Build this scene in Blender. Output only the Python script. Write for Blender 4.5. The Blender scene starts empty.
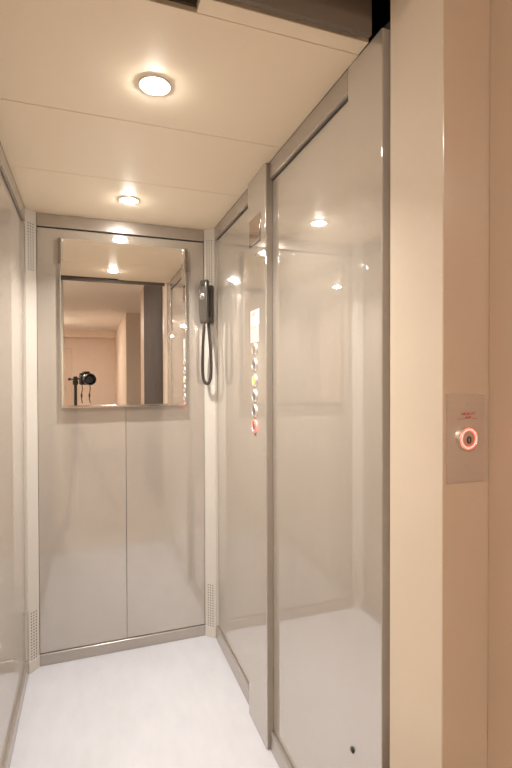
import bpy, bmesh, math, random
from mathutils import Vector, Matrix
random.seed(4)
S = bpy.context.scene
COL = S.collection
V = Vector

# ------------------------------------------------------------------ materials
def mat(name, base, rough=.5, metal=0.0, noise=0.0, nscale=(6, 6, 6), spec=.5, ior=1.5,
        emit=None, estr=0.0, coat=0.0, coat_rough=.05, coat_ior=1.5, bump=0.0, bscale=200.0, rnoise=0.0):
    m = bpy.data.materials.new(name); m.use_nodes = True
    nt = m.node_tree; b = nt.nodes['Principled BSDF']
    b.inputs['Base Color'].default_value = (*base, 1)
    b.inputs['Roughness'].default_value = rough
    b.inputs['Metallic'].default_value = metal
    b.inputs['Specular IOR Level'].default_value = spec
    b.inputs['IOR'].default_value = ior
    b.inputs['Coat Weight'].default_value = coat
    b.inputs['Coat Roughness'].default_value = coat_rough
    b.inputs['Coat IOR'].default_value = coat_ior
    if emit:
        b.inputs['Emission Color'].default_value = (*emit, 1)
        b.inputs['Emission Strength'].default_value = estr
    if noise or bump or rnoise:
        tc = nt.nodes.new('ShaderNodeTexCoord')
        mp = nt.nodes.new('ShaderNodeMapping'); mp.inputs['Scale'].default_value = nscale
        nt.links.new(tc.outputs['Object'], mp.inputs['Vector'])
        n = nt.nodes.new('ShaderNodeTexNoise')
        n.inputs['Scale'].default_value = 1.0; n.inputs['Detail'].default_value = 5
        n.inputs['Roughness'].default_value = .6
        nt.links.new(mp.outputs[0], n.inputs['Vector'])
        if noise:
            r = nt.nodes.new('ShaderNodeValToRGB')
            r.color_ramp.elements[0].position = .3; r.color_ramp.elements[1].position = .7
            r.color_ramp.elements[0].color = (*[c * (1 - noise) for c in base], 1)
            r.color_ramp.elements[1].color = (*[min(1, c * (1 + noise)) for c in base], 1)
            nt.links.new(n.outputs['Fac'], r.inputs['Fac'])
            nt.links.new(r.outputs[0], b.inputs['Base Color'])
        if bump:
            n2 = nt.nodes.new('ShaderNodeTexNoise'); n2.inputs['Scale'].default_value = bscale
            nt.links.new(tc.outputs['Object'], n2.inputs['Vector'])
            bp = nt.nodes.new('ShaderNodeBump'); bp.inputs['Strength'].default_value = bump
            bp.inputs['Distance'].default_value = .001
            nt.links.new(n2.outputs['Fac'], bp.inputs['Height'])
            nt.links.new(bp.outputs[0], b.inputs['Normal'])
    return m

PANEL = dict(base=(.47, .42, .35))
M = {}
M['panel'] = mat('lacquered_steel', (.37, .32, .264), rough=.5, spec=.05, coat=1.0, coat_rough=.018, coat_ior=3.9, noise=.02, nscale=(3, 3, 1))
M['panel_back'] = mat('lacquered_steel_soft', (.375, .328, .28), rough=.5, spec=.05, coat=1.0, coat_rough=.075, coat_ior=2.9, noise=.02, nscale=(3, 3, 1))
M['trim'] = mat('satin_taupe_trim', (.46, .415, .375), rough=.26, metal=.7, spec=.4, noise=.03, nscale=(2, 2, 20))
M['column'] = mat('pale_column_steel', (.53, .485, .43), rough=.5, spec=.1, coat=.6, coat_rough=.08)
M['groove'] = mat('dark_groove', (.10, .09, .08), rough=.7)
M['ceil'] = mat('beige_ceiling_panel', (.88, .75, .575), rough=.42, spec=.4, noise=.012, nscale=(2, 2, 2))
M['floor'] = mat('pale_vinyl', (.43, .422, .44), rough=.33, spec=.45, noise=.045, nscale=(14, 5, 5))
M['mirror'] = mat('mirror_glass', (.90, .88, .85), rough=.0, metal=1.0)
M['mirror_edge'] = mat('mirror_edge', (.45, .46, .42), rough=.2, metal=.6)
M['clipdark'] = mat('shaded_clip_metal', (.20, .165, .125), rough=.4, metal=.6)  # brown-dark tone paints the shadow side of the mirror clips
M['ringwhite'] = mat('pale_ring_enamel', (.8, .76, .7), rough=.35)
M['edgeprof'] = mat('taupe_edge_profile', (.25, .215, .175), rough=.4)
M['satin'] = mat('satin_button_steel', (.80, .77, .73), rough=.33, metal=.8)
M['returnshade'] = mat('shaded_return', (.35, .30, .25), rough=.5)  # post tone darkened to paint the shade in the entrance gap
M['chrome'] = mat('chrome', (.80, .78, .75), rough=.12, metal=1.0)
M['steel'] = mat('brushed_steel', (.58, .53, .48), rough=.30, metal=1.0, noise=.06, nscale=(400, 10, 10))
M['cream'] = mat('cream_jamb_paint', (.565, .475, .37), rough=.6, spec=.3, bump=.06, bscale=300, noise=.015)
M['callwall'] = mat('beige_enamel', (.49, .37, .27), rough=.34, spec=.5, coat=.4, coat_rough=.12, bump=.06, bscale=260, noise=.02)
M['hallwall'] = mat('hall_wall_paint', (.66, .55, .455), rough=.6, noise=.02, bump=.15, bscale=150)
M['hallceil'] = mat('hall_ceiling_paint', (.80, .76, .71), rough=.7)
M['hallfloor'] = mat('hall_floor_tile', (.42, .36, .30), rough=.3, noise=.12, nscale=(5, 5, 5))
M['halldoor'] = mat('hall_door_wood', (.60, .47, .37), rough=.45, noise=.05, nscale=(30, 30, 2))
M['darkpanel'] = mat('charcoal_laminate', (.075, .062, .057), rough=.75, spec=.1, noise=.15, nscale=(3, 3, 3))
M['shaft'] = mat('dark_shaft', (.035, .028, .022), rough=.8)
M['header'] = mat('door_gear_steel', (.16, .125, .095), rough=.5, metal=.2, noise=.08, nscale=(3, 3, 10))
M['sill'] = mat('aluminium_sill', (.55, .53, .5), rough=.35, metal=1.0)
M['bulb'] = mat('lit_led_lens', (1, 1, 1), emit=(1.0, .95, .88), estr=60)
M['halllamp'] = mat('lit_hall_diffuser', (1, 1, 1), emit=(1.0, .92, .83), estr=50)
M['blackp'] = mat('black_plastic', (.03, .029, .028), rough=.35, spec=.5)
M['handset'] = mat('grey_handset_plastic', (.075, .064, .052), rough=.24, spec=.5, coat=.3, coat_rough=.12)
M['cradle'] = mat('dark_cradle_plastic', (.07, .062, .052), rough=.35)
M['cord'] = mat('grey_cord_rubber', (.05, .042, .035), rough=.65, spec=.25)
M['rubber'] = mat('black_rubber', (.02, .02, .02), rough=.6)
M['display'] = mat('smoked_display_glass', (.52, .42, .35), rough=.03, metal=.85)
M['paper'] = mat('white_sticker', (.66, .64, .62), rough=.5)
M['paper2'] = mat('pale_grey_sticker', (.54, .51, .49), rough=.5)
M['red'] = mat('red_print', (.45, .045, .035), rough=.5)
M['softred'] = mat('faded_red_print', (.85, .42, .36), rough=.5)
M['greyprint'] = mat('grey_print', (.52, .50, .48), rough=.5)
M['amber'] = mat('amber_cap', (.85, .55, .14), rough=.3, emit=(1, .55, .1), estr=.05)
M['redring'] = mat('lit_red_ring', (.9, .1, .06), rough=.3, emit=(1, .10, .08), estr=.6)
M['pinkcore'] = mat('lit_pink_core', (1, .55, .45), rough=.3, emit=(1, .30, .25), estr=.45)
M['callcap'] = mat('rosy_steel_cap', (.62, .44, .36), rough=.35, metal=.7)
M['digit'] = mat('dark_digit', (.06, .02, .02), rough=.5)
M['callplate'] = mat('brushed_call_plate', (.60, .49, .41), rough=.42, metal=.6, noise=.025, nscale=(10, 10, 500))
M['strap'] = mat('strap_webbing', (.05, .045, .04), rough=.8)
M['brown'] = mat('strap_leather', (.25, .14, .08), rough=.6)
M['lensglass'] = mat('lens_glass', (.02, .022, .03), rough=.03, spec=.8)

# ------------------------------------------------------------------ geometry helpers
class MB:
    """collects shapes in world coordinates"""
    def __init__(s): s.bm = bmesh.new()
    def box(s, x0, x1, y0, y1, z0, z1, bev=0.0, seg=2):
        b = bmesh.new()
        vs = [b.verts.new((x, y, z)) for x in (x0, x1) for y in (y0, y1) for z in (z0, z1)]
        for f in ((0,1,3,2),(4,6,7,5),(0,4,5,1),(2,3,7,6),(0,2,6,4),(1,5,7,3)):
            b.faces.new([vs[i] for i in f])
        bmesh.ops.recalc_face_normals(b, faces=b.faces)
        if bev: bmesh.ops.bevel(b, geom=b.edges[:], offset=bev, segments=seg, affect='EDGES', profile=.5)
        return s.take(b)
    def take(s, b, mtx=None):
        me = bpy.data.meshes.new('tmp'); b.to_mesh(me); b.free()
        if mtx: me.transform(mtx)
        s.bm.from_mesh(me); bpy.data.meshes.remove(me); return s
    def prism(s, pts, z0, z1, bev=0.0):
        b = bmesh.new()
        lo = [b.verts.new((x, y, z0)) for x, y in pts]; hi = [b.verts.new((x, y, z1)) for x, y in pts]
        n = len(pts)
        b.faces.new(lo[::-1]); b.faces.new(hi)
        for i in range(n): b.faces.new((lo[i], lo[(i+1) % n], hi[(i+1) % n], hi[i]))
        bmesh.ops.recalc_face_normals(b, faces=b.faces)
        if bev: bmesh.ops.bevel(b, geom=b.edges[:], offset=bev, segments=2, affect='EDGES', profile=.5)
        return s.take(b)
    def lathe(s, prof, origin, axis, seg=40, cap=True):
        """prof: (radius, height along axis)"""
        b = bmesh.new(); q = V((0, 0, 1)).rotation_difference(V(axis).normalized())
        rings = []
        for r, h in prof:
            rings.append([b.verts.new(V(origin) + q @ V((r*math.cos(2*math.pi*i/seg), r*math.sin(2*math.pi*i/seg), h))) for i in range(seg)])
        for a, c in zip(rings, rings[1:]):
            for i in range(seg): b.faces.new((a[i], a[(i+1) % seg], c[(i+1) % seg], c[i]))
        if cap:
            b.faces.new(rings[0][::-1]); b.faces.new(rings[-1])
        bmesh.ops.recalc_face_normals(b, faces=b.faces)
        return s.take(b)
    def tube(s, pts, r, seg=8, closed=False):
        b = bmesh.new(); pts = [V(p) for p in pts]; n = len(pts)
        t0 = (pts[1] - pts[0]).normalized()
        ref = V((0, 0, 1)) if abs(t0.z) < .9 else V((1, 0, 0))
        u = t0.cross(ref).normalized(); rings = []
        for i, p in enumerate(pts):
            if closed: t = (pts[(i+1) % n] - pts[i-1]).normalized()
            else: t = (pts[min(i+1, n-1)] - pts[max(i-1, 0)]).normalized()
            u = (u - t * u.dot(t)).normalized(); w = t.cross(u)
            rr = r[i] if isinstance(r, (list, tuple)) else r
            rings.append([b.verts.new(p + (u*math.cos(2*math.pi*k/seg) + w*math.sin(2*math.pi*k/seg))*rr) for k in range(seg)])
        pr = list(zip(rings, rings[1:])) + ([(rings[-1], rings[0])] if closed else [])
        for a, c in pr:
            for k in range(seg): b.faces.new((a[k], a[(k+1) % seg], c[(k+1) % seg], c[k]))
        if not closed:
            b.faces.new(rings[0][::-1]); b.faces.new(rings[-1])
        bmesh.ops.recalc_face_normals(b, faces=b.faces)
        return s.take(b)
    def obox(s, c, ax, ay, az, hx, hy, hz, bev=0.0, seg=2):
        """box with half sizes along given axes"""
        b = bmesh.new()
        bmesh.ops.create_cube(b, size=2)
        for v in b.verts: v.co = V((v.co.x*hx, v.co.y*hy, v.co.z*hz))
        if bev: bmesh.ops.bevel(b, geom=b.edges[:], offset=bev, segments=seg, affect='EDGES', profile=.5)
        m = Matrix((V(ax), V(ay), V(az))).transposed().to_4x4(); m.translation = V(c)
        s.take(b, m)
        return s
    def build(s, name, m, parent=None, origin=None, smooth=True):
        me = bpy.data.meshes.new(name)
        o = bpy.data.objects.new(name, me); COL.objects.link(o)
        root = V((0, 0, 0))
        if parent:
            o.parent = parent; root = V(parent['_w'])
        elif origin: root = V(origin); o.location = root
        o['_w'] = list(root)
        bmesh.ops.recalc_face_normals(s.bm, faces=s.bm.faces)
        s.bm.to_mesh(me); s.bm.free()
        me.transform(Matrix.Translation(-root))
        me.materials.append(M[m])
        if smooth:
            for p in me.polygons: p.use_smooth = True
            me.set_sharp_from_angle(angle=math.radians(35))
            wn = o.modifiers.new('weighted', 'WEIGHTED_NORMAL'); wn.keep_sharp = True; wn.weight = 100
        return o

def thing(name, label, cat, loc, group=None):
    o = bpy.data.objects.new(name, None); COL.objects.link(o)
    o.empty_display_size = .05
    o.location = loc; o['_w'] = list(loc); tag(o, label, cat, group); return o
def tag(o, label, cat, group=None):
    o['label'] = label; o['category'] = cat
    if group: o['group'] = group
def struct(o, label=None, cat=None):
    o['kind'] = 'structure'
    if label: o['label'] = label
    if cat: o['category'] = cat
    return o

# ------------------------------------------------------------------ dimensions (metres)
XL, XR, YB, H = -.2705, .621, 2.4353, 2.15
PR, PL, PB = .634, -.2825, 2.445          # faces of the recessed wall panels
YF = .903                                  # front edge of the cabin
MY = 2.426                                 # mirror surface

# ------------------------------------------------------------------ cabin shell
o = struct(MB().box(XL-.06, XR+.06, YF-.002, YB+.06, -.03, 0).build('floor', 'floor'),
           'pale whitish vinyl floor of the lift cabin', 'floor')
# ceiling: three panels with open joints, and a backing above them
c = MB()
for y0, y1 in ((1.0, 1.4835), (1.4865, 1.934), (1.937, 2.45)):
    c.box(XL, XR, y0, y1, H, H+.012, .0008, 1)
ce = struct(c.build('ceiling', 'ceil'), 'beige panelled ceiling of the lift cabin', 'ceiling')
MB().box(XL-.05, XR+.03, 1.004, YB+.05, H+.0125, H+.04).build('backing_board', 'groove', ce)
struct(MB().box(XL-.05, .62, .997, 1.0035, H+.013, H+.26).build('trim_1', 'header'),
       'dark plate standing on the front edge of the lift ceiling', 'trim')
struct(MB().box(.222, XR-.001, .955, .9985, H, H+.019, .001, 1).build('trim_2', 'ceil'),
       'beige strip along the front edge of the lift ceiling', 'trim')

# back wall: two panels, groove between them
w = MB()
w.box(-.2285, .1731, PB, PB+.015, .058, 2.084, .0012)
w.box(.1749, .5752, PB, PB+.015, .058, 2.084, .0012)
wb = struct(w.build('wall_back', 'panel_back'), 'glossy greige back wall of the lift, two panels behind the mirror', 'wall')
MB().box(XL-.04, XR+.04, PB+.0152, PB+.04, 0, H).build('backing_board', 'groove', wb)
# right wall: rear and front panel
w = MB()
w.box(PR, PR+.015, 1.81, 2.388, .071, 2.083, .0012)
w.box(PR, PR+.015, 1.052, 1.6018, .071, 2.083, .0012)
wr = struct(w.build('wall_right', 'panel'), 'glossy greige right wall panels of the lift beside the button column', 'wall')
MB().box(PR+.0152, PR+.03, YF+.01, 2.46, 0, H+.03).build('backing_board', 'groove', wr)
# left wall
w = MB()
w.box(PL-.015, PL, 1.052, 2.388, .071, 2.083, .0012)
wl = struct(w.build('wall_left', 'panel'), 'glossy greige left wall panel of the lift', 'wall')
MB().box(PL-.03, PL-.0152, YF+.01, 2.46, 0, H+.03).build('backing_board', 'groove', wl)
# front posts of the cabin
for side, nm in ((1, 'trim_3'), (-1, 'trim_4')):
    m = MB()
    if side > 0:
        m.box(XR, XR+.055, YF, 1.0505, 0, H, .0015)
    else:
        m.box(XL-.055, XL, YF, 1.0505, 0, H, .0015)
    p = struct(m.build(nm, 'panel'), ('right' if side > 0 else 'left') + ' front post of the lift cabin beside the entrance', 'trim')
    if side > 0:
        MB().box(XR+.0015, XR+.054, YF-.0012, YF+.0005, 0, H-.002).build('return_shade', 'returnshade', p)  # thin added skin whose darker colour stands for shade on the post front
        MB().lathe([(.0075, 0), (.0075, .0025), (.005, .005), (.0, .0055)], (XR, 1.026, .432), (-1, 0, 0), 20, cap=False).build('plug', 'rubber', p)

# trims: top and bottom bands, right wall split by the button column
def band_profile(y0, y1, x_face, x_back, z0, z1, m):
    m.box(min(x_face, x_back), max(x_face, x_back), y0, y1, z0, z1, .0025, 3)
m = MB(); band_profile(1.808, 2.392, XR, XR+.03, 2.0885, H, m); band_profile(1.0515, 1.602, XR, XR+.03, 2.0885, H, m)
struct(m.build('trim_5', 'trim'), 'taupe band along the top of the right lift wall', 'trim')
m = MB(); band_profile(1.0515, 2.392, XL-.03, XL, 2.0875, H, m)
struct(m.build('trim_6', 'trim'), 'taupe band along the top of the left lift wall', 'trim')
m = MB().box(-.2285, .5755, YB, YB+.025, 2.089, H, .0025, 3)
struct(m.build('trim_7', 'trim'), 'taupe band along the top of the back wall above the mirror', 'trim')
m = MB(); band_profile(1.808, 2.392, XR, XR+.03, 0, .066, m); band_profile(1.0515, 1.602, XR, XR+.03, 0, .066, m)
struct(m.build('baseboard_right', 'trim'), 'taupe skirting along the right lift wall', 'skirting')
m = MB(); band_profile(1.0515, 2.392, XL-.03, XL, 0, .066, m)
struct(m.build('baseboard_left', 'trim'), 'taupe skirting along the left lift wall', 'skirting')
m = MB().box(-.2285, .5755, YB, YB+.025, 0, .055, .0025, 3)
struct(m.build('baseboard_back', 'trim'), 'taupe skirting along the back wall of the lift', 'skirting')

# perforated corner columns
def corner(sgn, nm, label):
    if sgn > 0: A, B = V((.5762, YB)), V((XR, 2.3908))
    else:       A, B = V((-.2296, YB)), V((XL, 2.3908))
    out = V((-sgn, -1)).normalized()           # into the cabin
    e = (B - A).normalized(); L = (B - A).length
    pts = [A, B, V((B.x + sgn*.03, B.y)), V((B.x + sgn*.03, A.y + .03)), V((A.x, A.y + .03))]
    if sgn < 0: pts = pts[::-1]
    holes_z = ((1.868, 2.095), (.052, .282))
    body = MB()
    # blind body lies 3 mm behind the face in the vent zones
    segs = [(.0, .045, 0), (.045, .289, 1), (.289, 1.861, 0), (1.861, 2.102, 1), (2.102, H, 0)]
    for z0, z1, rec in segs:
        off = -out*.004 if rec else V((0, 0))
        P = list(pts)
        i0 = P.index(A); i1 = P.index(B)
        P[i0] = A + off; P[i1] = B + off
        body.prism([(p.x, p.y) for p in P], z0, z1)
    body.prism([(p.x, p.y) for p in ([A + out*.0025, B + out*.0025, B - out*.002, A - out*.002] if sgn > 0 else [A - out*.002, B - out*.002, B + out*.0025, A + out*.0025])], 0, .055, .001)
    col = struct(body.build(nm, 'column', smooth=False), label, 'trim')
    bk = MB()
    for z0, z1 in holes_z:
        bk.obox(V((*((A+B)/2 - out*.003), (z0+z1)/2)), V((*e, 0)), V((*out, 0)), (0, 0, 1), L/2-.003, .0006, (z1-z0)/2+.005)
    bk.build('vent_recess', 'groove', col)
    for z0, z1 in holes_z:                      # the punched vent plates
        b = bmesh.new(); rows = 17; dz = (z1 - z0)/rows; cols = 3
        margin = .010; cw = (L - 2*margin)/cols
        def P3(s, z): q = A + e*s; return (q.x, q.y, z)
        us = [0, margin] + [margin + cw*(i+1) for i in range(cols)] + [L]
        zz = [z0 - .008] + [z0 + dz*i for i in range(rows+1)] + [z1 + .008]
        for i in range(len(us)-1):
            for j in range(len(zz)-1):
                u0, u1, a0, a1 = us[i], us[i+1], zz[j], zz[j+1]
                cor = [b.verts.new(P3(u, z)) for u, z in ((u0, a0), (u1, a0), (u1, a1), (u0, a1))]
                if 1 <= i <= cols and 1 <= j <= rows:
                    uc, zc = (u0+u1)/2, (a0+a1)/2; rad = .0036
                    ring = [b.verts.new(P3(uc + rad*math.cos(t), zc + rad*math.sin(t))) for t in [math.radians(-135 + 45*k) for k in range(8)]]
                    for k in range(4):
                        r0, r1, r2 = ring[2*k], ring[2*k+1], ring[(2*k+2) % 8]
                        b.faces.new((cor[k], cor[(k+1) % 4], r2, r1)); b.faces.new((cor[k], r1, r0))
                else: b.faces.new(cor)
        bmesh.ops.remove_doubles(b, verts=b.verts, dist=1e-6)
        v = MB(); v.take(b); v.build('perforated_vent', 'column', col, smooth=False)
    return col
corner(1, 'trim_8', 'pale chamfered corner column with punched vents behind the phone')
corner(-1, 'trim_9', 'pale chamfered left corner column with punched vents')

# ------------------------------------------------------------------ mirror
t = thing('wall_mirror', 'rectangular frameless wall mirror on the back wall of the lift', 'mirror', (.174, YB, 1.22))
MB().box(-.1222, .4720, MY, MY+.005, 1.2393, 2.0376).build('glass', 'mirror', t)
MB().box(-.120, .470, MY+.0052, PB-.0005, 1.25, 2.025).build('backing', 'groove', t)
for s in (-1, 1):
    x = -.1222 if s < 0 else .4720
    q = MB().box(min(x, x+s*.013), max(x, x+s*.013), MY-.001, PB-.0005, 1.922, 2.0385, .0012).build('side_clip', 'clipdark', t)
    MB().box(min(x-s*.010, x+s*.001), max(x-s*.010, x+s*.001), MY-.0035, MY-.0002, 1.932, 2.0385, .001).build('clip_lip', 'chrome', q)
    MB().box(min(x+s*.0005, x+s*.006), max(x+s*.0005, x+s*.006), MY+.0005, PB-.0005, 1.24, 1.921, .0008).build('edge_strip', 'mirror_edge', t)
MB().box(-.125, .475, MY-.006, PB-.0005, 1.2275, 1.2388, .0015).build('ledge_rail', 'chrome', t)

# ------------------------------------------------------------------ ceiling spotlights
SPOT_W = 2.4
for i, (x, y) in enumerate(((.171, 1.28), (.171, 2.137))):
    t = thing('ceiling_spotlight', ('lit round recessed spotlight in the ceiling nearest the lift entrance',
              'lit round recessed spotlight in the ceiling above the mirror')[i], 'spotlight', (x, y, H), 'recessed spotlights in the lift ceiling')
    MB().lathe([(.043, -.0005), (.043, .0025), (.040, .004), (.031, .002), (.030, -.0005)], (x, y, H), (0, 0, -1), 48, cap=False).build('trim_ring', 'ringwhite', t)
    MB().lathe([(.0295, -.0003), (.0295, .003), (.025, .0085), (.015, .0118), (.0, .013)], (x, y, H), (0, 0, -1), 40, cap=False).build('lens', 'bulb', t)
    ld = bpy.data.lights.new('spot_beam', 'AREA'); lo = bpy.data.objects.new('spot_beam', ld); COL.objects.link(lo)
    ld.shape = 'DISK'; ld.size = .05; ld.spread = math.radians(118)
    ld.energy = SPOT_W; ld.color = (1.0, .96, .915)
    lo.parent = t; lo.location = (0, 0, -.0145)

# ------------------------------------------------------------------ button column (car operating panel)
CX = .607
t = thing('control_column', 'full-height greige column with lift buttons and display on the right wall', 'control panel', (CX+.015, 1.705, 0))
MB().box(CX, PR-.0005, 1.6035, 1.8065, .0, H-.0005, .004, 3).build('column_body', 'panel', t)
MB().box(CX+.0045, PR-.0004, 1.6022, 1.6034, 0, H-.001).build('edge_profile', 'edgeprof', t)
# display
d = MB().box(CX-.003, CX+.001, 1.658, 1.779, 1.886, 1.987, .0012).build('floor_display', 'display', t)
MB().box(CX-.0008, CX+.0012, 1.6545, 1.7825, 1.8825, 1.9905, .0005).build('bezel', 'groove', d)
# notice stickers
s1 = MB().box(CX-.001, CX+.0005, 1.671, 1.770, 1.572, 1.633).build('notice_sticker', 'paper', t)
g = MB(); g.box(CX-.0013, CX-.0005, 1.715, 1.760, 1.610, 1.626); g.build('red_heading', 'softred', s1)
g = MB()
for k, z in enumerate((1.603, 1.597, 1.588, 1.582)):
    g.box(CX-.0012, CX-.0005, 1.682 + .006*(k % 2), 1.762, z-.0012, z+.0012)
g.build('printed_lines', 'greyprint', s1)
s2 = MB().box(CX-.001, CX+.0005, 1.676, 1.771, 1.508, 1.571).build('notice_sticker', 'paper2', t); s2['label'] = 'pale grey lower notice'
s1['label'] = 'white upper notice with red heading'
MB().box(CX-.0013, CX-.0005, 1.706, 1.758, 1.562, 1.568).build('red_heading', 'softred', s2)
g = MB()
for k in range(6):
    z = 1.553 - .007*k
    g.box(CX-.0012, CX-.0005, 1.684 + .008*((k*2) % 3), 1.764, z-.001, z+.001)
g.build('printed_lines', 'greyprint', s2)
# six buttons
for k, z in enumerate((1.482, 1.422, 1.361, 1.302, 1.243, 1.183)):
    org = (CX, 1.7205, z)
    b = MB().lathe([(.0245, -.001), (.0245, .0025), (.0225, .0055), (.0195, .0065), (.0182, .0035), (.0182, -.001)], org, (-1, 0, 0), 36, cap=False).build('button', 'satin', t)
    MB().lathe([(.0178, -.001), (.0178, .0045), (.0165, .0062), (.010, .0070), (.0, .0072)], org, (-1, 0, 0), 36, cap=False).build(
        'button_cap', 'amber' if k == 2 else 'steel', b)
    if k == 2: b['label'] = 'button with amber centre'
    if k == 5:
        b['label'] = 'lowest button with red ring'
        MB().lathe([(.0183, .0035), (.0205, .0072), (.0228, .0058), (.0246, .003)], org, (-1, 0, 0), 36, cap=False).build('red_ring', 'redring', b)
MB().lathe([(.004, -.0005), (.004, .0015), (.0, .002)], (CX, 1.7205, 1.150), (-1, 0, 0), 16, cap=False).build('key_screw', 'cradle', t)
MB().lathe([(.003, -.0005), (.003, .0012), (.0, .0016)], (CX, 1.712, 1.845), (-1, 0, 0), 16, cap=False).build('pin_screw', 'cradle', t)

# ------------------------------------------------------------------ intercom phone on the right corner column
n = V((-.7071, -.7071, 0)); tt = V((.7071, -.7071, 0)); zz = V((0, 0, 1))
C0 = V((.5985, 2.413, 0))
t = thing('intercom_phone', 'dark grey intercom phone with coiled cord hanging at the right rear corner', 'phone', tuple(C0 + n*.0026 + zz*1.64))
def pc(q, s, z): return C0 + n*q + tt*s + zz*z
m = MB()
m.obox(pc(.018, .008, 1.752), tt, n, zz, .021, .015, .098, .004)
m.obox(pc(.036, .010, 1.835), tt, n, zz, .016, .008, .012, .003)
m.obox(pc(.036, .010, 1.672), tt, n, zz, .016, .008, .012, .003)
m.build('cradle', 'cradle', t)
# handset: lofted body, arched in profile
b = bmesh.new(); rings = []
N = 26
for i in range(N+1):
    u = i/N; z = 1.650 + .222*u
    endf = math.sin(math.pi*min(1, max(0, u)))**.22 if 0 < u < 1 else .35
    endf = max(.35, endf)
    mid = (2*u-1)**2
    wd = (.0265 + .0025*mid)*(.55 + .45*endf)
    front = .071 + .006*(1-mid) - .014*(1-endf)
    back = .044 + .007*(1-mid) + .006*(1-endf)*0
    ring = []
    for k in range(20):
        a = 2*math.pi*k/20
        ca, sa = math.cos(a), math.sin(a)
        ex = abs(ca)**.5*(1 if ca > 0 else -1); ey = abs(sa)**.5*(1 if sa > 0 else -1)
        q = (front+back)/2 + ey*(front-back)/2; s = ex*wd
        ring.append(b.verts.new(pc(q, s + .004, z)))
    rings.append(ring)
for a, c2 in zip(rings, rings[1:]):
    for k in range(20): b.faces.new((a[k], a[(k+1) % 20], c2[(k+1) % 20], c2[k]))
b.faces.new(rings[0][::-1]); b.faces.new(rings[-1])
m = MB(); m.take(b); hs = m.build('handset', 'handset', t)
MB().lathe([(.0145, -.004), (.0145, .0010), (.0125, .0018), (.0115, .0005), (.0, .0004)], tuple(pc(.0760, .002, 1.785)), tuple(n), 28, cap=False).build('round_button', 'steel', hs)
g = MB()
for k in range(3): g.obox(pc(.0745, .004, 1.842 + .006*k), tt, n, zz, .010, .0015, .0012)
g.build('ear_slots', 'cradle', hs)
# coiled cord: centre line is a hanging loop, wire wound round it
P = [pc(.054, .004, 1.654), pc(.054, .002, 1.63), pc(.052, -.005, 1.58), pc(.049, -.012, 1.50), pc(.047, -.015, 1.43), pc(.046, -.010, 1.368),
     pc(.045, .010, 1.340), pc(.043, .030, 1.366), pc(.041, .034, 1.43), pc(.038, .030, 1.50), pc(.036, .022, 1.58), pc(.034, .016, 1.63), pc(.032, .012, 1.662)]
def spline(P, per=60):
    out = []; Q = [P[0]] + P + [P[-1]]
    for i in range(1, len(Q)-2):
        for k in range(per):
            u = k/per; a, b_, c_, d_ = Q[i-1], Q[i], Q[i+1], Q[i+2]
            out.append(.5*((2*b_) + (c_-a)*u + (2*a-5*b_+4*c_-d_)*u*u + (3*b_-a-3*c_+d_)*u**3))
    out.append(P[-1]); return out
line = spline(P); coil = []
L = [0]
for a, c2 in zip(line, line[1:]): L.append(L[-1] + (c2-a).length)
tot = L[-1]; steps = 1900; turns = 112; j = 0; up = n.copy()
for i in range(steps+1):
    d_ = tot*i/steps
    while j < len(L)-2 and L[j+1] < d_: j += 1
    f = (d_-L[j])/max(1e-9, L[j+1]-L[j]); p = line[j].lerp(line[j+1], f)
    tg = (line[min(j+1, len(line)-1)] - line[max(j-1, 0)]).normalized()
    up = (up - tg*up.dot(tg)).normalized(); sd = tg.cross(up)
    # the first part is stretched: fewer turns there
    a = 2*math.pi*turns*((i/steps)**1.12)
    ends = min(1, i/30, (steps-i)/30)
    coil.append(p + (up*math.cos(a) + sd*math.sin(a))*.0066*ends)
MB().tube(coil, .0022, 6).build('coiled_cord', 'cord', t)

# ------------------------------------------------------------------ landing: entrance frame, lintel, shaft
struct(MB().box(-.24, XR+.03, .8765, YF-.0022, -.03, -.001).build('trim_10', 'sill'), 'aluminium door sill between lift and landing', 'trim')
JX, JY0, JY1, SX = .621, .711, .873, .729
struct(MB().box(JX, JX+.0245, JY0, JY1, 0, 2.66, .0008, 1).build('trim_11', 'cream'), 'cream right jamb of the landing entrance', 'trim')
struct(MB().prism([(JX+.0002, JY0-.0025), (1.0, JY0-.0025), (1.0, JY1), (JX+.025, JY1), (JX+.025, JY0-.0002), (JX+.0002, JY0-.0002)], 0, 2.64).build('wall_landing', 'callwall'), 'beige wall strip carrying the call button beside the jamb', 'wall')
struct(MB().box(-1.6, -.19, JY0, JY1, 0, 2.66, .0008, 1).build('wall_front', 'cream'), 'landing wall to the left of the lift entrance', 'wall')
struct(MB().box(-.1895, JX-.0005, JY0, JY1, 2.205, 2.66, .0008, 1).build('trim_12', 'cream'), 'lintel over the lift entrance', 'trim')
struct(MB().box(-.30, .598, .908, .922, 2.131, 2.60, .001, 1).build('trim_13', 'header'), 'dark steel door gear plate above the lift entrance', 'trim')
struct(MB().box(.76, .79, .877, 2.6, -.03, 2.7).build('wall_shaft_right', 'shaft'), 'dark lift shaft wall on the right', 'wall')
struct(MB().box(-.46, -.43, .877, 2.6, -.03, 2.7).build('wall_shaft_left', 'shaft'), 'dark lift shaft wall on the left', 'wall')
struct(MB().box(-.429, .759, 2.52, 2.55, -.03, 2.7).build('wall_shaft_back', 'shaft'), 'dark lift shaft wall behind the cabin', 'wall')
struct(MB().box(-.429, .759, .877, 2.519, 2.67, 2.7).build('ceiling_shaft', 'shaft'), 'dark top of the lift shaft', 'ceiling')

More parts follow.
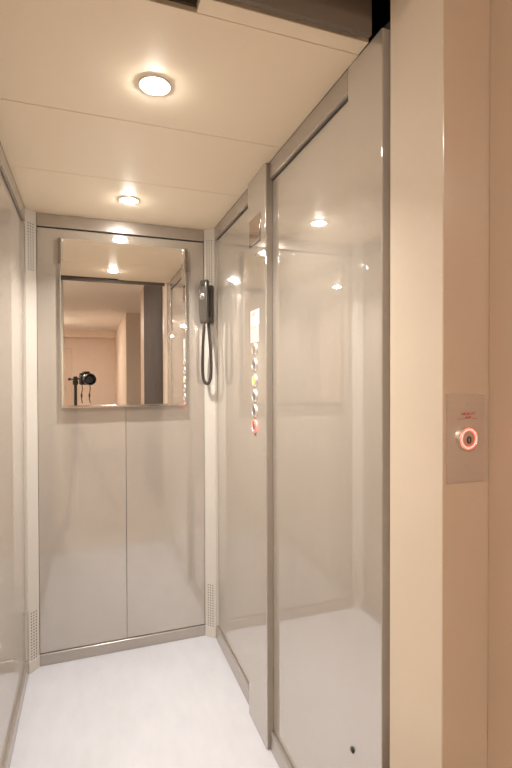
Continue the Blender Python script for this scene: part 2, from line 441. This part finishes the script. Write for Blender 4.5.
# ------------------------------------------------------------------ hall (seen in the mirror)
struct(MB().box(-1.6, 2.7, -8.95, .8755, -.04, -.0005).build('floor_hall', 'hallfloor'), 'tiled floor of the hall', 'floor')
struct(MB().box(-1.6, 2.7, -8.95, JY0-.0005, 2.65, 2.70).build('ceiling_hall', 'hallceil'), 'pale hall ceiling seen in the mirror', 'ceiling')
struct(MB().box(SX, SX+.12, -2.32, JY0-.003, 0, 2.65, .001, 1).build('wall_right_hall', 'callwall'), 'beige hall side wall to the right of the call plate', 'wall')
struct(MB().box(.69, 2.6, -8.8, -4.67, 0, 2.65).build('wall_corner_hall', 'hallwall'), 'projecting wall corner in the hall seen in the mirror', 'wall')
struct(MB().box(2.6, 2.7, -8.8, JY0, 0, 2.65).build('wall_recess_hall', 'hallwall'), 'end wall of the hall recess', 'wall')
struct(MB().box(-1.6, -1.3, -8.8, JY0-.0005, 0, 2.65).build('wall_left_hall', 'hallwall'), 'left wall of the hall', 'wall')
struct(MB().box(-1.3, .69, -8.95, -8.75, 0, 2.65).build('wall_far_hall', 'hallwall'), 'far wall of the hall seen in the mirror', 'wall')
struct(MB().box(-1.3, .69, -8.75, -8.45, 2.465, 2.65).build('trim_14', 'hallwall'), 'boxed beam along the top of the far hall wall', 'trim')
d = struct(MB().box(-1.22, -.50, -8.75, -8.715, 0.005, 2.12, .003).build('door_1', 'halldoor'), 'door in the far hall wall with a lever handle', 'door')
f = MB(); f.box(-.50, -.43, -8.75, -8.70, 0, 2.19, .003); f.box(-1.29, -1.22, -8.75, -8.70, 0, 2.19, .003); f.box(-1.22, -.50, -8.75, -8.70, 2.12, 2.19, .003)
f.build('door_frame', 'halldoor', d)
h = MB(); h.lathe([(.025, 0), (.025, .012)], (-.56, -8.715, 1.13), (0, 1, 0), 20); h.tube([(-.56, -8.71, 1.13), (-.56, -8.66, 1.13), (-.575, -8.65, 1.13), (-.68, -8.65, 1.13)], .010, 10)
h.box(-.575, -.545, -8.7149, -8.709, 1.02, 1.16, .002)
h.build('door_handle', 'steel', d)
t = thing('wall_panel', 'tall charcoal panel on the hall side wall seen in the mirror', 'panel', (SX, -.98, 0))
for k in range(3):
    y0 = -1.84 + k*.575
    MB().box(SX-.005, SX-.0005, y0+.002, y0+.573, .0, 2.645, .002).build('panel_board', 'darkpanel', t)
# hall lamps
for i, y in enumerate((-1.3, -6.2)):
    x = -.80 if i == 0 else -.95
    t = thing('ceiling_lamp', ('round hall ceiling lamp near the lift entrance', 'round hall ceiling lamp near the far wall')[i], 'lamp', (x, y, 2.65), 'round lamps on the hall ceiling')
    MB().lathe([(.19, 0), (.19, .03), (.175, .045)], (x, y, 2.65), (0, 0, -1), 48, cap=False).build('lamp_rim', 'steel', t)
    MB().lathe([(.172, .005), (.172, .05), (.12, .066), (.0, .072)], (x, y, 2.65), (0, 0, -1), 48, cap=False).build('diffuser', 'halllamp', t)

# ------------------------------------------------------------------ call station
PY = JY0 - .0025; KS = .9905
def kz(z): return 1.3694 - (1.3694 - z)*KS
t = thing('call_station', 'brushed metal call plate with a red ringed button on the landing wall', 'call button', (.6745, PY, 1.171))
MB().box(.6345*KS, .7275*KS, PY-.003, PY+.002, kz(1.169), kz(1.338), .0009).build('faceplate', 'callplate', t)
bx, bz = .6805*KS - .0042, kz(1.2535)
fy = PY - .003
bb = MB().lathe([(.0225, -.0005), (.0225, .003), (.0215, .0085), (.0205, .0095), (.0195, .0085)], (bx, fy, bz), (0, -1, 0), 48, cap=False).build('button_housing', 'chrome', t)
MB().lathe([(.0145, .0084), (.0155, .0102), (.0195, .0100), (.0204, .0086)], (bx, fy, bz), (0, -1, 0), 48, cap=False).build('light_ring', 'redring', bb)
MB().lathe([(.0166, .0101), (.0172, .0108), (.0178, .0101)], (bx, fy, bz), (0, -1, 0), 48, cap=False).build('ring_core', 'pinkcore', bb)
cap = MB().lathe([(.0150, -.0005), (.0150, .0094), (.012, .0098), (.0, .0099)], (bx, fy, bz), (0, -1, 0), 40, cap=False).build('button_cap', 'callcap', bb)
dg = [(bx + .0036*math.copysign(abs(math.cos(a))**.7, math.cos(a)), fy-.0101, bz-.0022 + .0056*math.sin(a)) for a in [2*math.pi*i/28 for i in range(28)]]
MB().tube(dg, .0015, 6, closed=True).build('digit', 'digit', bb)
for z in (1.319, 1.203):
    MB().lathe([(.0026, -.0005), (.0026, .0007), (.0, .001)], (.6805*KS, fy, kz(z)), (0, -1, 0), 16, cap=False).build('screw', 'sill', t)
# two short rows of small red lettering and the thin rule beneath
g = MB(); x = .668
def stroke(x0, z0, x1, z1, w=.00038):
    a, b_ = V((x0, fy-.0003, z0)), V((x1, fy-.0003, z1)); dd = b_-a
    g.obox((a+b_)/2, dd.normalized(), (0, 1, 0), dd.normalized().cross(V((0, 1, 0))), dd.length/2, .0003, w)
import itertools
GLY = {'C': [(1,1,0,1),(0,1,0,0),(0,0,1,0)], 'A': [(0,0,.5,1),(.5,1,1,0),(.2,.4,.8,.4)], 'L': [(0,1,0,0),(0,0,1,0)], 'I': [(.5,0,.5,1)],
       'N': [(0,0,0,1),(0,1,1,0),(1,0,1,1)], 'E': [(0,0,0,1),(0,1,1,1),(0,.5,.8,.5),(0,0,1,0)], 'U': [(0,1,0,0),(0,0,1,0),(1,0,1,1)],
       'F': [(0,0,0,1),(0,1,1,1),(0,.5,.8,.5)], 'T': [(.5,0,.5,1),(0,1,1,1)], 'P': [(0,0,0,1),(0,1,1,1),(1,1,1,.5),(1,.5,0,.5)]}
def word(wd, x0, z0, cw, ch):
    for k, chh in enumerate(wd):
        for a, b_, c_, d_ in GLY[chh]:
            stroke(x0 + k*cw*1.35 + a*cw, z0 + b_*ch, x0 + k*cw*1.35 + c_*cw, z0 + d_*ch)
word('INEUALIFT', .6600, 1.2985, .0029, .0046)
word('ACENT', .6700, 1.2920, .0021, .0034)
g.box(0.6520, .6695, fy-.0006, fy, 1.2908, 1.2916); g.box(.6860, .6985, fy-.0006, fy, 1.2908, 1.2916)
g.build('red_lettering', 'red', t)

# ------------------------------------------------------------------ photographer's camera and tripod (seen in the mirror)
yaw, pit, rol = .3411, -.0127, -.0025
EYE = V((0, 0, 1.3694))
fw = V((math.sin(yaw), math.cos(yaw), 0)); rt = V((math.cos(yaw), -math.sin(yaw), 0))
base = EYE - fw*.010 + rt*.020 - zz*.008
t = thing('digital_camera', 'black digital camera with wide lens and strap on a tripod, seen in the mirror', 'camera', tuple(base - fw*.15 - zz*.08))
def cp(f_, r_, u_): return base + fw*f_ + rt*r_ + zz*u_
MB().lathe([(.042, -.118), (.043, -.095), (.048, -.090), (.048, -.070), (.047, -.045), (.056, -.030), (.058, -.004), (.056, 0), (.050, -.004), (.046, -.014)],
           tuple(base), tuple(fw), 40, cap=False).build('lens_barrel', 'blackp', t)
MB().lathe([(.046, -.015), (.038, -.007), (.022, -.0015), (.0, .0)], tuple(base - fw*.004), tuple(fw), 40, cap=False).build('lens_glass', 'lensglass', t)
MB().lathe([(.0485, -.088), (.0492, -.086), (.0492, -.080), (.0485, -.078)], tuple(base), tuple(fw), 40, cap=False).build('lens_ring', 'steel', t)
m = MB()
m.obox(cp(-.150, .004, -.004), rt, fw, zz, .058, .030, .052, .012, 3)
m.obox(cp(-.128, -.040, -.006), rt, fw, zz, .016, .028, .046, .010, 3)
m.obox(cp(-.140, .004, .056), rt, fw, zz, .032, .034, .022, .010, 3)
m.build('camera_body', 'blackp', t)
MB().obox(cp(-.15, -.040, .053), rt, fw, zz, .014, .014, .008, .003).build('mode_dial', 'cradle', t)
for s, off in ((-.035, 0), (.040, .01)):
    m = MB(); pts = [cp(-.15 + off, s, -.05), cp(-.145 + off, s + .004, -.10), cp(-.150 + off, s - .004, -.17), cp(-.15 + off, s + .006, -.24)]
    m.tube(spline(pts, 10), .0045, 8); st = m.build('strap', 'strap', t)
    MB().tube([cp(-.150 + off, s - .002, -.145), cp(-.1503 + off, s - .001, -.180)], .0085, 8).build('strap_pad', 'strap', st)
tp = cp(-.155, -.094, 0); tp.z = 0
t = thing('tripod', 'dark tripod carrying the camera, seen in the mirror', 'tripod', tuple(tp))
MB().tube([tp + zz*.55, tp + zz*1.31], .0145, 16).build('centre_column', 'blackp', t)
m = MB()
m.lathe([(.022, 1.305), (.026, 1.32), (.026, 1.345), (.018, 1.36), (.020, 1.37), (.020, 1.385), (.012, 1.39)], tuple(tp), (0, 0, 1), 24)
m.obox(tp + zz*1.365 + rt*.016, rt, fw, zz, .016, .024, .008, .002)
m.build('ball_head', 'blackp', t)
m = MB(); m.tube([tp + zz*1.362 - rt*.015, tp + zz*1.362 - rt*.055], .006, 10); m.lathe([(.012, 0), (.013, .012), (.010, .02)], tuple(tp + zz*1.362 - rt*.05), tuple(-rt), 16)
m.build('lock_knob', 'rubber', t)
MB().lathe([(.03, .80), (.036, .82), (.036, .87), (.02, .90)], tuple(tp), (0, 0, 1), 24).build('collar', 'blackp', t)
for k in range(3):
    a = math.radians(100 + 120*k) ; dr = V((math.cos(a), math.sin(a), 0))
    lg = MB().tube([tp + zz*.84 + dr*.03, tp + zz*.42 + dr*.22, tp + zz*.02 + dr*.40], [.014, .012, .010], 12).build('leg', 'blackp', t)
    MB().lathe([(.014, 0), (.014, .03)], tuple(tp + dr*.404), (0, 0, 1), 14).build('rubber_foot', 'rubber', lg)

# ------------------------------------------------------------------ camera, world, view
cd = bpy.data.cameras.new('view_camera'); co = bpy.data.objects.new('view_camera', cd); COL.objects.link(co)
cd.sensor_fit = 'VERTICAL'; cd.sensor_height = 24; cd.lens = 470.73*24/768; cd.clip_start = .02; cd.clip_end = 60
r0 = V((math.cos(yaw), -math.sin(yaw), 0))
f0 = V((math.sin(yaw)*math.cos(pit), math.cos(yaw)*math.cos(pit), math.sin(pit)))
u0 = V((-math.sin(yaw)*math.sin(pit), -math.cos(yaw)*math.sin(pit), math.cos(pit)))
r1 = r0*math.cos(rol) + u0*math.sin(rol); u1 = u0*math.cos(rol) - r0*math.sin(rol)
mw = Matrix((r1, u1, -f0)).transposed().to_4x4(); mw.translation = EYE
co.matrix_world = mw
S.camera = co
wd = bpy.data.worlds.new('world'); S.world = wd; wd.use_nodes = True
wd.node_tree.nodes['Background'].inputs['Color'].default_value = (.02, .018, .015, 1)
S.view_settings.view_transform = 'Standard'; S.view_settings.look = 'None'
S.view_settings.gamma = 1; S.view_settings.exposure = 2.24
S.cycles.max_bounces = 16; S.cycles.diffuse_bounces = 8; S.cycles.glossy_bounces = 10
S.cycles.use_denoising = True
S.cycles.sample_clamp_indirect = 60
for o in COL.objects:
    if '_w' in o: del o['_w']
